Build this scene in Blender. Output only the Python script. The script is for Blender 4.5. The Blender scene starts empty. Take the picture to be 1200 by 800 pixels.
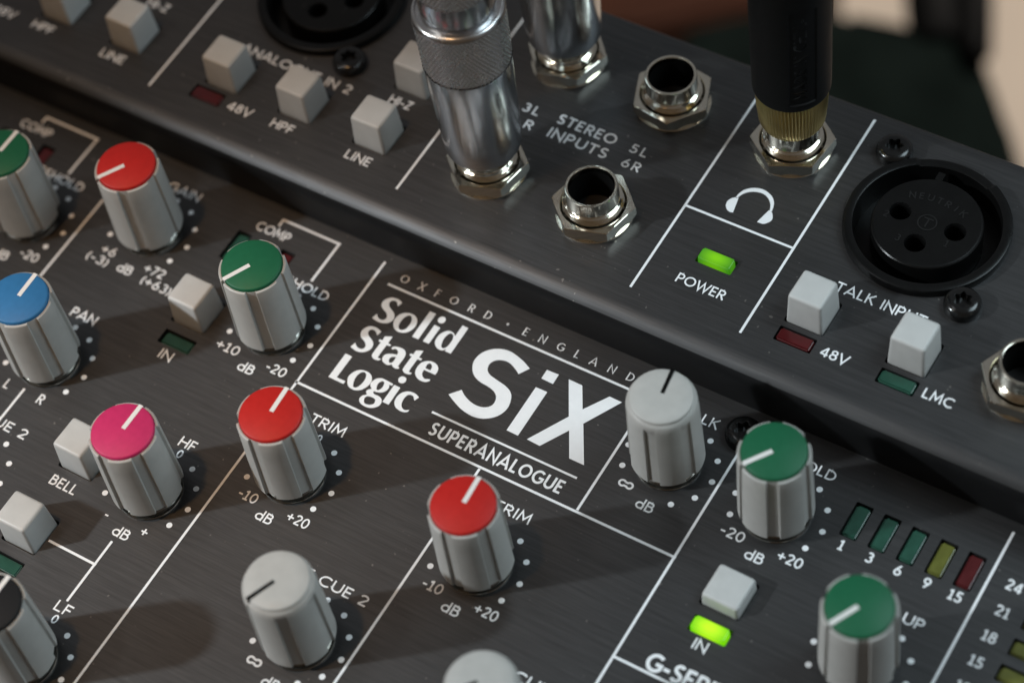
import bpy, bmesh, math, random
from mathutils import Vector, Matrix
random.seed(7)
S = 0.008            # one layout unit = 8 mm (the radius of a ring of scale dots)
HU = 1.5             # height of the connector deck above the control deck, in units
scene = bpy.context.scene
COL = scene.collection
R = math.radians

# ------------------------------------------------------------------ camera
cam_data = bpy.data.cameras.new("camera")
cam = bpy.data.objects.new("camera", cam_data); COL.objects.link(cam)
rt = Vector((0.8515718504628066, 0.5122542235637628, -0.11144951296540381))
dn = Vector((0.3720096238091204, -0.7402686796048574, -0.5600099300789144))
fw = Vector((-0.3693700357264189, 0.43542840104278946, -0.8209554703333071))
m3 = Matrix((rt, -dn, -fw)).transposed()
cam.matrix_world = Matrix.Translation(Vector((21.299399824301975, -17.14741176921232, 41.9045433443858)) * S) @ m3.to_4x4()
cam_data.sensor_width = 22.3
cam_data.lens = 22.3 * 2.7262462053717043 * 1000 / 1200
cam_data.clip_start = 0.01; cam_data.clip_end = 50
cam_data.dof.use_dof = True
cam_data.dof.focus_distance = 49.4 * S
cam_data.dof.aperture_fstop = 6.3
cam_data.dof.aperture_blades = 0
scene.camera = cam

# ------------------------------------------------------------------ view, world, lamps
scene.view_settings.view_transform = 'Standard'
scene.view_settings.look = 'None'
scene.view_settings.gamma = 1.0
scene.view_settings.exposure = 0.0
scene.cycles.use_denoising = True
scene.cycles.max_bounces = 8

world = bpy.data.worlds.new("World"); scene.world = world; world.use_nodes = True
wn = world.node_tree.nodes; wl = world.node_tree.links
bg = wn['Background']
tc = wn.new('ShaderNodeTexCoord'); sep = wn.new('ShaderNodeSeparateXYZ')
wl.new(tc.outputs['Generated'], sep.inputs[0])
mp = wn.new('ShaderNodeMapRange'); mp.inputs['From Min'].default_value = -1; mp.inputs['From Max'].default_value = 1
wl.new(sep.outputs['Y'], mp.inputs['Value'])
rp = wn.new('ShaderNodeValToRGB')
rp.color_ramp.elements[0].position = 0.20; rp.color_ramp.elements[0].color = (0.46, 0.33, 0.22, 1)
rp.color_ramp.elements[1].position = 0.66; rp.color_ramp.elements[1].color = (0.93, 0.94, 0.96, 1)
wl.new(mp.outputs[0], rp.inputs[0]); wl.new(rp.outputs[0], bg.inputs['Color'])
bg.inputs['Strength'].default_value = 0.16

def aim(o, target):
    o.rotation_euler = (Vector(target) - o.location).to_track_quat('-Z', 'Y').to_euler()

def lamp(name, kind, loc, target, power, color, **kw):
    d = bpy.data.lights.new(name, kind); d.energy = power; d.color = color
    for k, v in kw.items(): setattr(d, k, v)
    o = bpy.data.objects.new(name, d); COL.objects.link(o)
    o.location = loc; aim(o, target); return o

def polar(az, el, dist, c=(1, 1, 0)):
    """a lamp position: azimuth measured from +X anticlockwise, elevation, metres, round a layout point"""
    return (c[0]*S + dist*math.cos(R(el))*math.cos(R(az)), c[1]*S + dist*math.cos(R(el))*math.sin(R(az)), c[2]*S + dist*math.sin(R(el)))

# neutral window-like key, low, from the side the shadows point away from
KEY = lamp("key_lamp", 'SPOT', polar(220.5, 35.0, 1.0), (5.0*S, -5.5*S, 0), 32, (0.88, 0.96, 1.0), spot_size=R(15.5), spot_blend=0.35, shadow_soft_size=0.022)
KEYB = lamp("second_lamp", 'SPOT', polar(223, 57, 1.0), (2.0*S, -1.0*S, 0), 2.0, (1.0, 0.95, 0.85), spot_size=R(20), spot_blend=0.5, shadow_soft_size=0.03)
CEIL = lamp("ceiling_light", 'AREA', polar(192, 69, 1.2, (3, 6, 0)), (3*S, 6*S, 0), 0.55, (0.95, 0.97, 1.0), shape='RECTANGLE', size=0.45, size_y=0.18)
# small warm lamp, high up, pooling on the near end
WARM = lamp("warm_lamp", 'SPOT', polar(253, 77, 0.8, (-6, 0, 0)), (-6.0*S, 1.0*S, 0), 7.5, (1.0, 0.55, 0.22), spot_size=R(16), spot_blend=1.0, shadow_soft_size=0.02)
# broad cool daylight from the window side
FILL = lamp("window_light", 'AREA', (0.30, 0.20, 0.34), (11*S, 4*S, 0), 0.46, (0.74, 0.92, 1.0), shape='RECTANGLE', size=0.26, size_y=0.22, spread=R(110))
BACK_FILL = lamp("room_lamp", 'SPOT', (0.1, 1.3, 1.0), (-0.15, 0.62, -0.75), 120.0, (1.0, 0.90, 0.80), spot_size=R(40), spot_blend=0.5, shadow_soft_size=0.1)  # added unseen spot, there only to brighten the background floor

# ------------------------------------------------------------------ materials
def mat(name, color, rough=0.5, metal=0.0, noise=None, bump=None, spec=0.5, coat=0.0, emit=None):
    m = bpy.data.materials.new(name); m.use_nodes = True
    n = m.node_tree.nodes; l = m.node_tree.links; b = n['Principled BSDF']
    b.inputs['Base Color'].default_value = (*color, 1); b.inputs['Roughness'].default_value = rough
    b.inputs['Metallic'].default_value = metal; b.inputs['Specular IOR Level'].default_value = spec
    b.inputs['Coat Weight'].default_value = coat
    if emit:
        b.inputs['Emission Color'].default_value = (*emit[0], 1); b.inputs['Emission Strength'].default_value = emit[1]
    t = n.new('ShaderNodeTexCoord')
    if noise:      # (scale, amount): gentle tone variation
        tx = n.new('ShaderNodeTexNoise'); tx.inputs['Scale'].default_value = noise[0]; tx.inputs['Detail'].default_value = 4
        l.new(t.outputs['Object'], tx.inputs['Vector'])
        r = n.new('ShaderNodeValToRGB'); a = noise[1]
        r.color_ramp.elements[0].position = 0.3; r.color_ramp.elements[1].position = 0.7
        r.color_ramp.elements[0].color = (*[c*(1-a) for c in color], 1); r.color_ramp.elements[1].color = (*[min(1, c*(1+a)) for c in color], 1)
        l.new(tx.outputs['Fac'], r.inputs[0]); l.new(r.outputs[0], b.inputs['Base Color'])
        mr = n.new('ShaderNodeMapRange'); mr.inputs['To Min'].default_value = max(0.02, rough-0.08); mr.inputs['To Max'].default_value = rough+0.08
        l.new(tx.outputs['Fac'], mr.inputs['Value']); l.new(mr.outputs[0], b.inputs['Roughness'])
    if bump:       # (scale, strength, distance)
        tb = n.new('ShaderNodeTexNoise'); tb.inputs['Scale'].default_value = bump[0]; tb.inputs['Detail'].default_value = 3
        l.new(t.outputs['Object'], tb.inputs['Vector'])
        bp = n.new('ShaderNodeBump'); bp.inputs['Strength'].default_value = bump[1]; bp.inputs['Distance'].default_value = bump[2]
        l.new(tb.outputs['Fac'], bp.inputs['Height']); l.new(bp.outputs[0], b.inputs['Normal'])
    return m

def brushed_mat():
    m = bpy.data.materials.new("brushed_anodised_metal"); m.use_nodes = True
    n = m.node_tree.nodes; l = m.node_tree.links; b = n['Principled BSDF']
    b.inputs['Metallic'].default_value = 0.97
    b.inputs['Anisotropic'].default_value = 0.35; b.inputs['Anisotropic Rotation'].default_value = 0.25
    tg = n.new('ShaderNodeTangent'); tg.direction_type = 'UV_MAP'; tg.uv_map = 'grain'
    l.new(tg.outputs[0], b.inputs['Tangent'])
    t = n.new('ShaderNodeTexCoord')
    def streak(sx, sy, detail):
        mp = n.new('ShaderNodeMapping'); mp.inputs['Scale'].default_value = (sx, sy, sy)
        l.new(t.outputs['Object'], mp.inputs['Vector'])
        x = n.new('ShaderNodeTexNoise'); x.inputs['Scale'].default_value = 1.0; x.inputs['Detail'].default_value = detail; x.inputs['Roughness'].default_value = 0.65
        l.new(mp.outputs[0], x.inputs['Vector']); return x
    fine = streak(170, 5200, 3); broad = streak(60, 1500, 2); blotch = streak(45, 60, 4)
    mx = n.new('ShaderNodeMath'); mx.operation = 'ADD'
    l.new(fine.outputs['Fac'], mx.inputs[0]); l.new(broad.outputs['Fac'], mx.inputs[1])
    r = n.new('ShaderNodeValToRGB')
    r.color_ramp.elements[0].position = 0.72 / 2; r.color_ramp.elements[1].position = 1.30 / 2
    hf = n.new('ShaderNodeMath'); hf.operation = 'MULTIPLY'; hf.inputs[1].default_value = 0.5
    l.new(mx.outputs[0], hf.inputs[0]); l.new(hf.outputs[0], r.inputs[0])
    r.color_ramp.elements[0].color = (0.073, 0.073, 0.075, 1); r.color_ramp.elements[1].color = (0.102, 0.102, 0.104, 1)
    # sparse pale dust specks
    dm = n.new('ShaderNodeTexNoise'); dm.inputs['Scale'].default_value = 900; dm.inputs['Detail'].default_value = 1
    l.new(t.outputs['Object'], dm.inputs['Vector'])
    dr = n.new('ShaderNodeMapRange'); dr.inputs['From Min'].default_value = 0.755; dr.inputs['From Max'].default_value = 0.80; dr.inputs['To Max'].default_value = 0.32
    l.new(dm.outputs['Fac'], dr.inputs['Value'])
    mixc = n.new('ShaderNodeMix'); mixc.data_type = 'RGBA'
    l.new(dr.outputs[0], mixc.inputs['Factor']); l.new(r.outputs[0], mixc.inputs['A']); mixc.inputs['B'].default_value = (0.5, 0.48, 0.45, 1)
    l.new(mixc.outputs['Result'], b.inputs['Base Color'])
    mr = n.new('ShaderNodeMapRange'); mr.inputs['To Min'].default_value = 0.43; mr.inputs['To Max'].default_value = 0.58
    l.new(blotch.outputs['Fac'], mr.inputs['Value']); l.new(mr.outputs[0], b.inputs['Roughness'])
    bp = n.new('ShaderNodeBump'); bp.inputs['Strength'].default_value = 0.12; bp.inputs['Distance'].default_value = 0.00003
    l.new(mx.outputs[0], bp.inputs['Height']); l.new(bp.outputs[0], b.inputs['Normal'])
    return m

M = {}
M['panel'] = brushed_mat()
M['print'] = mat("white_screen_print", (0.79, 0.80, 0.815), 0.5, noise=(900, 0.02))
M['knob'] = mat("grey_knob_plastic", (0.42, 0.41, 0.39), 0.46, noise=(500, 0.04), bump=(5200, 0.10, 0.00008))
M['button'] = mat("white_button_plastic", (0.48, 0.48, 0.47), 0.45, noise=(400, 0.04), bump=(5200, 0.10, 0.00008))
def cap(name, c): return mat(name, c, 0.50, spec=0.35, noise=(900, 0.05), bump=(5200, 0.14, 0.00008))
M['red'] = cap("red_cap", (0.43, 0.011, 0.008)); M['green'] = cap("green_cap", (0.006, 0.098, 0.042))
M['blue'] = cap("blue_cap", (0.025, 0.145, 0.33)); M['pink'] = cap("pink_cap", (0.50, 0.022, 0.11))
M['blackcap'] = mat("black_cap", (0.010, 0.010, 0.011), 0.65, spec=0.25, bump=(5200, 0.14, 0.00008))
M['pointer'] = mat("white_pointer", (0.72, 0.70, 0.68), 0.45)
M['dark'] = mat("hole_shade_black", (0.004, 0.004, 0.004), 0.7, spec=0.1)  # near-black colour standing in for the shade inside bores and pin holes
M['blackplastic'] = mat("black_plastic", (0.004, 0.004, 0.004), 0.30, spec=0.22, noise=(300, 0.1), bump=(3800, 0.15, 0.0001))
M['softblack'] = mat("black_moulded_sleeve", (0.005, 0.005, 0.0055), 0.6, spec=0.2, noise=(300, 0.1), bump=(2500, 0.1, 0.0001))
M['screw'] = mat("black_oxide_steel", (0.006, 0.006, 0.006), 0.2, spec=0.5, noise=(600, 0.2))
M['nickel'] = mat("nickel_plate", (0.82, 0.775, 0.67), 0.12, metal=1.0, noise=(350, 0.08))
M['chrome'] = mat("satin_chrome", (0.60, 0.61, 0.63), 0.22, metal=1.0, noise=(250, 0.05))
M['collar'] = mat("dark_steel_collar", (0.30, 0.29, 0.27), 0.22, metal=1.0, noise=(400, 0.1))
M['gold'] = mat("gold_plate", (0.60, 0.46, 0.20), 0.34, metal=1.0, noise=(400, 0.1))
M['redled'] = mat("unlit_red_lens", (0.062, 0.003, 0.004), 0.3, noise=(500, 0.15), coat=0.12)
M['greenled'] = mat("unlit_green_lens", (0.012, 0.062, 0.040), 0.3, noise=(500, 0.15), coat=0.3)
M['yellowled'] = mat("unlit_olive_lens", (0.10, 0.105, 0.016), 0.3, noise=(500, 0.15), coat=0.3)
def lit(name, hot, edge, strength):
    m = mat(name, (0.012, 0.07, 0.008), 0.3)
    n = m.node_tree.nodes; l = m.node_tree.links; b = n['Principled BSDF']
    t = n.new('ShaderNodeTexCoord'); g = n.new('ShaderNodeTexGradient'); g.gradient_type = 'SPHERICAL'
    mp = n.new('ShaderNodeMapping'); mp.inputs['Scale'].default_value = (1/(0.46*S), 1/(0.30*S), 1/(0.6*S))
    l.new(t.outputs['Object'], mp.inputs['Vector']); l.new(mp.outputs[0], g.inputs['Vector'])
    r = n.new('ShaderNodeValToRGB'); r.color_ramp.elements[0].position = 0.0; r.color_ramp.elements[1].position = 0.75
    r.color_ramp.elements[0].color = (*edge, 1); r.color_ramp.elements[1].color = (*hot, 1)
    l.new(g.outputs['Fac'], r.inputs[0]); l.new(r.outputs[0], b.inputs['Emission Color']); b.inputs['Emission Strength'].default_value = strength
    return m
M['litpower'] = lit("lit_green_lens", (0.25, 0.72, 0.0), (0.03, 0.22, 0.01), 0.75)
M['litin'] = lit("bright_lit_green_lens", (0.56, 0.96, 0.015), (0.10, 0.52, 0.0), 1.1)
M['chassis'] = mat("black_steel_chassis", (0.01, 0.01, 0.01), 0.6, noise=(100, 0.1))
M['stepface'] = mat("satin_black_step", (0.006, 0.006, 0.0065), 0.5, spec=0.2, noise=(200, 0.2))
M['floor'] = mat("beige_floor", (0.50, 0.43, 0.355), 0.6, noise=(12, 0.06))
M['table'] = mat("dark_table", (0.05, 0.045, 0.04), 0.5, noise=(30, 0.2))
M['brownwood'] = mat("reddish_brown_wood", (0.036, 0.0125, 0.0065), 0.7, spec=0.1, noise=(18, 0.3))
M['seat'] = mat("dark_green_black_upholstery", (0.0062, 0.0092, 0.0082), 0.9, spec=0.0, noise=(60, 0.2))
M['arm'] = mat("black_chair_plastic", (0.004, 0.004, 0.004), 0.6, spec=0.1, noise=(60, 0.2))
M['armgrey'] = mat("dark_grey_chair_plastic", (0.022, 0.020, 0.018), 0.7, spec=0.1, noise=(60, 0.2))

# ------------------------------------------------------------------ mesh helpers (all in layout units)
def link(name, me, m, parent=None, smooth=None):
    o = bpy.data.objects.new(name, me); COL.objects.link(o)
    if m is not None and not me.materials: me.materials.append(m)
    if parent is not None: o.parent = parent
    if smooth is not None:
        for p in me.polygons: p.use_smooth = True
        if smooth < 180: me.set_sharp_from_angle(angle=R(smooth))
    return o

def from_pydata(name, vs, fs, scale=True):
    me = bpy.data.meshes.new(name)
    k = S if scale else 1.0
    me.from_pydata([(x*k, y*k, z*k) for x, y, z in vs], [], fs); me.update(); return me

def finish(name, bm, m, parent=None, smooth=40):
    bmesh.ops.recalc_face_normals(bm, faces=bm.faces)
    bmesh.ops.scale(bm, vec=(S, S, S), verts=bm.verts)
    me = bpy.data.meshes.new(name); bm.to_mesh(me); bm.free()
    return link(name, me, m, parent, smooth)

def fill(name, loops, extrude=0.0, z=0.0):
    """planar shape with holes; extrude = full thickness below z"""
    cu = bpy.data.curves.new(name, 'CURVE'); cu.dimensions = '2D'; cu.fill_mode = 'BOTH' if extrude else 'FRONT'
    for lp in loops:
        sp = cu.splines.new('POLY'); sp.points.add(len(lp)-1); sp.use_cyclic_u = True
        for q, (x, y) in zip(sp.points, lp): q.co = (x, y, 0, 1)
    cu.extrude = extrude/2
    ob = bpy.data.objects.new(name, cu); COL.objects.link(ob)
    me = bpy.data.meshes.new_from_object(ob.evaluated_get(bpy.context.evaluated_depsgraph_get()))
    bpy.data.objects.remove(ob); bpy.data.curves.remove(cu)
    me.materials.clear()
    for v in me.vertices: v.co = Vector((v.co.x*S, v.co.y*S, (v.co.z + z - extrude/2)*S))
    if not extrude:
        bm = bmesh.new(); bm.from_mesh(me)
        for f in bm.faces:
            f.normal_update()
            if f.normal.z < 0: f.normal_flip()
        bm.to_mesh(me); bm.free()
    me.name = name; return me

def circle(cx, cy, r, n=64, a0=0.0): return [(cx + r*math.cos(a0 + 2*math.pi*i/n), cy + r*math.sin(a0 + 2*math.pi*i/n)) for i in range(n)]
def rect(cx, cy, w, h, r=0.0):
    if r <= 0: return [(cx-w/2, cy-h/2), (cx+w/2, cy-h/2), (cx+w/2, cy+h/2), (cx-w/2, cy+h/2)]
    o = []
    for sx, sy, a in ((1, -1, -90), (1, 1, 0), (-1, 1, 90), (-1, -1, 180)):
        for i in range(4):
            t = R(a + 30*i); o.append((cx + sx*(w/2-r) + r*math.cos(t), cy + sy*(h/2-r) + r*math.sin(t)))
    return o

def lathe(bm, prof, n=96, cx=0, cy=0, rfun=None, close=False):
    """prof: (r, z) pairs; r = 0 closes to a point"""
    rings = []
    for r, z in prof:
        if r <= 1e-6: rings.append([bm.verts.new((cx, cy, z))]); continue
        rings.append([bm.verts.new((cx + (r*(rfun(2*math.pi*i/n, z) if rfun else 1))*math.cos(2*math.pi*i/n),
                                    cy + (r*(rfun(2*math.pi*i/n, z) if rfun else 1))*math.sin(2*math.pi*i/n), z)) for i in range(n)])
    for a, b in zip(rings, rings[1:]):
        for i in range(n):
            j = (i+1) % n
            if len(a) == 1 and len(b) == 1: continue
            if len(a) == 1: bm.faces.new((a[0], b[j], b[i]))
            elif len(b) == 1: bm.faces.new((a[i], a[j], b[0]))
            else: bm.faces.new((a[i], a[j], b[j], b[i]))
    return rings

def box(bm, cx, cy, z0, z1, w, h, top=1.0):
    vs = [bm.verts.new((cx + sx*w/2*k, cy + sy*h/2*k, z)) for z, k in ((z0, 1.0), (z1, top)) for sx, sy in ((-1, -1), (1, -1), (1, 1), (-1, 1))]
    for f in ((3, 2, 1, 0), (4, 5, 6, 7), (0, 1, 5, 4), (1, 2, 6, 5), (2, 3, 7, 6), (3, 0, 4, 7)): bm.faces.new([vs[i] for i in f])
    return vs

def thing(name, label, cat, loc=(0, 0, 0)):
    o = bpy.data.objects.new(name, None); COL.objects.link(o); o.empty_display_size = 0.01
    o.location = Vector(loc)*S; o['label'] = label; o['category'] = cat; return o

def copy_tree(o, parent=None):
    c = o.copy(); COL.objects.link(c); c.parent = parent if parent is not None else o.parent
    for ch in list(o.children): copy_tree(ch, c)
    return c

def place(o, x, y, z, rot=0.0):
    o.location = (x*S, y*S, z*S); o.rotation_euler = (0, 0, rot)

# ------------------------------------------------------------------ lettering: a stroke alphabet with a chisel pen
def arc(cx, cy, rx, ry, a0, a1, n=14): return [(cx + rx*math.cos(R(a0+(a1-a0)*i/n)), cy + ry*math.sin(R(a0+(a1-a0)*i/n))) for i in range(n+1)]
e = 0.075
def glyph_table():
    G = {}
    G['A'] = (.82, [[(.03, 0), (.41, .97), (.79, 0)], [(.17, .29), (.65, .29)]])
    G['B'] = (.62, [[(e, 0), (e, 1)], [(e, 1-e), (.30, 1-e)] + arc(.30, .745, .19, .18, 90, -90) + [(e, .565)], [(.30, .565)] + arc(.32, .32, .23, .245, 90, -90) + [(e, e)]])
    G['C'] = (.78, [arc(.47, .5, .395, .425, 48, 312, 26)])
    G['D'] = (.76, [[(e, 0), (e, 1)], [(e, 1-e), (.26, 1-e)] + arc(.26, .5, .425, .425, 90, -90, 20) + [(e, e)]])
    G['E'] = (.54, [[(e, 0), (e, 1)], [(e, 1-e), (.50, 1-e)], [(e, .51), (.45, .51)], [(e, e), (.50, e)]])
    G['F'] = (.51, [[(e, 0), (e, 1)], [(e, 1-e), (.49, 1-e)], [(e, .50), (.44, .50)]])
    G['G'] = (.84, [arc(.47, .5, .395, .425, 48, 335, 28), [(.50, .46), (.80, .46), (.80, .22)]])
    G['H'] = (.74, [[(e, 0), (e, 1)], [(.665, 0), (.665, 1)], [(e, .51), (.665, .51)]])
    G['I'] = (.15, [[(e, 0), (e, 1)]])
    G['K'] = (.66, [[(e, 0), (e, 1)], [(.58, 1), (.13, .50)], [(.22, .60), (.62, 0)]])
    G['L'] = (.50, [[(e, 0), (e, 1)], [(e, e), (.48, e)]])
    G['M'] = (.88, [[(.06, 0), (.14, .97), (.44, .28), (.74, .97), (.82, 0)]])
    G['N'] = (.76, [[(e, 0), (e, .95), (.685, .05), (.685, 1)]])
    G['O'] = (.92, [arc(.46, .5, .40, .425, 0, 360, 36)])
    G['P'] = (.60, [[(e, 0), (e, 1)], [(e, 1-e), (.30, 1-e)] + arc(.30, .69, .225, .235, 90, -90) + [(e, .455)]])
    G['R'] = (.64, [[(e, 0), (e, 1)], [(e, 1-e), (.30, 1-e)] + arc(.30, .70, .22, .225, 90, -90) + [(e, .475)], [(.28, .475), (.58, 0)]])
    G['S'] = (.58, [arc(.30, .725, .20, .20, 35, 180, 10) + arc(.30, .725, .20, .20, 190, 250, 5) + arc(.28, .285, .22, .21, 70, -90, 12) + arc(.28, .285, .22, .21, -100, -150, 4)])
    G['T'] = (.62, [[(.31, 0), (.31, .93)], [(0, 1-e), (.62, 1-e)]])
    G['U'] = (.72, [[(e, 1), (e, .36)] + arc(.36, .36, .285, .285, 180, 360, 16) + [(.645, 1)]])
    G['V'] = (.78, [[(.03, 1), (.39, .03), (.75, 1)]])
    G['W'] = (1.14, [[(.03, 1), (.32, .03), (.57, .92), (.82, .03), (1.11, 1)]])
    G['X'] = (.74, [[(.04, 0), (.70, 1)], [(.04, 1), (.70, 0)]])
    G['Z'] = (.62, [[(.04, 1-e), (.52, 1-e), (.09, e), (.58, e)]])
    G['d'] = (.64, [[(.555, 0), (.555, 1.05)], arc(.33, .345, .255, .27, 0, 360, 24)])
    G['0'] = (.64, [arc(.32, .5, .25, .425, 0, 360, 30)])
    G['1'] = (.46, [[(.25, 0), (.25, .96)], [(.25, .93), (.05, .76)], [(.04, .07), (.46, .07)]])
    G['2'] = (.60, [arc(.29, .70, .225, .225, 165, -20, 14) + [(.10, .10)], [(.07, e), (.57, e)]])
    G['3'] = (.60, [arc(.29, .735, .20, .19, 150, -90, 14), arc(.28, .305, .24, .23, 90, -150, 16)])
    G['4'] = (.66, [[(.47, 0), (.47, .96)], [(.45, .95), (.07, .26)], [(.05, .25), (.64, .25)]])
    G['5'] = (.60, [[(.52, 1-e), (.17, 1-e), (.13, .55)], arc(.27, .325, .24, .25, 122, -150, 18)])
    G['6'] = (.62, [arc(.31, .315, .235, .24, 0, 360, 24), [(.43, .98), (.14, .52), (.085, .36)]])
    G['9'] = (.62, [arc(.31, .685, .235, .24, 0, 360, 24), [(.19, .02), (.48, .48), (.535, .64)]])
    G['7'] = (.56, [[(.03, 1-e), (.50, 1-e), (.16, 0)]])
    G['8'] = (.60, [arc(.30, .735, .19, .19, 0, 360, 22), arc(.30, .30, .235, .235, 0, 360, 24)])
    G['-'] = (.40, [[(.03, .40), (.37, .40)]])
    G['+'] = (.66, [[(.02, .46), (.64, .46)], [(.33, .15), (.33, .77)]])
    G['('] = (.30, [arc(.56, .42, .42, .62, 132, 228, 12)])
    G[')'] = (.30, [arc(-.26, .42, .42, .62, 48, -48, 12)])
    G['.'] = (.30, [arc(.15, .45, .05, .05, 0, 360, 12)])
    G['~'] = (1.0, [arc(.27, .45, .20, .19, 40, 320, 20) + arc(.73, .45, .20, .19, 220, 500, 20) + [(.42, .57)]])
    G[' '] = (.30, [])
    return G
GLYPHS = glyph_table()

class Print:
    """collects flat printed marks lying on one deck"""
    def __init__(self, z): self.v = []; self.f = []; self.z = z; self.k = 0
    def strip(self, pts, w, contrast=1.0, closed=False):
        n = len(pts)
        if n < 2: return
        self.k = (self.k + 1) % 7; z = self.z + 0.0008*self.k
        if math.dist(pts[0], pts[-1]) < 1e-6 and n > 3: closed = True; pts = pts[:-1]; n -= 1
        base = len(self.v)
        def hw(dx, dy):
            return w/2*(contrast + (1-contrast)*abs(dy)) if contrast < 1 else w/2
        for i in range(n):
            p = pts[i]
            a = pts[i-1] if (i > 0 or closed) else None; b = pts[(i+1) % n] if (i < n-1 or closed) else None
            def d(s, t):
                L = math.dist(s, t) or 1e-9; return ((t[0]-s[0])/L, (t[1]-s[1])/L)
            d1 = d(a, p) if a else d(p, b); d2 = d(p, b) if b else d1
            n1 = (-d1[1], d1[0]); n2 = (-d2[1], d2[0]); m = (n1[0]+n2[0], n1[1]+n2[1]); ml = math.hypot(*m)
            if ml < 0.2: m = n1; k = 1.0
            else:
                m = (m[0]/ml, m[1]/ml); k = min(2.6, 1/max(0.2, m[0]*n1[0]+m[1]*n1[1]))
            h = hw(-m[1], m[0])*k if contrast < 1 else w/2*k
            self.v += [(p[0]+m[0]*h, p[1]+m[1]*h, z), (p[0]-m[0]*h, p[1]-m[1]*h, z)]
        for i in range(n if closed else n-1):
            j = (i+1) % n
            self.f.append((base+2*i+1, base+2*j+1, base+2*j, base+2*i))
    def line(self, x0, y0, x1, y1, w=0.058): self.strip([(x0, y0), (x1, y1)], w)
    def dot(self, x, y, r=0.067, n=20):
        b = len(self.v); self.k = (self.k+1) % 7
        self.v += [(px, py, self.z + 0.0008*self.k) for px, py in circle(x, y, r, n)]; self.f.append(tuple(range(b, b+n)))
    def text(self, s, x0, y, x1=None, cap=0.25, weight=0.155, track=0.10, contrast=1.0, align='l', serif=False):
        adv = [GLYPHS[c][0] for c in s]; total = sum(adv) + track*(len(s)-1)
        sx = cap if x1 is None else (x1-x0)/total
        if align == 'c': x0 -= total*sx/2
        if align == 'r': x0 -= total*sx
        x = x0
        for c, a in zip(s, adv):
            for st in GLYPHS[c][1]:
                self.strip([(x+px*sx, y+py*cap) for px, py in st], weight*cap, contrast)
            x += (a+track)*sx
    def build(self, name, parent, m=None):
        return link(name, from_pydata(name, self.v, self.f), m or M['print'], parent)

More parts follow.
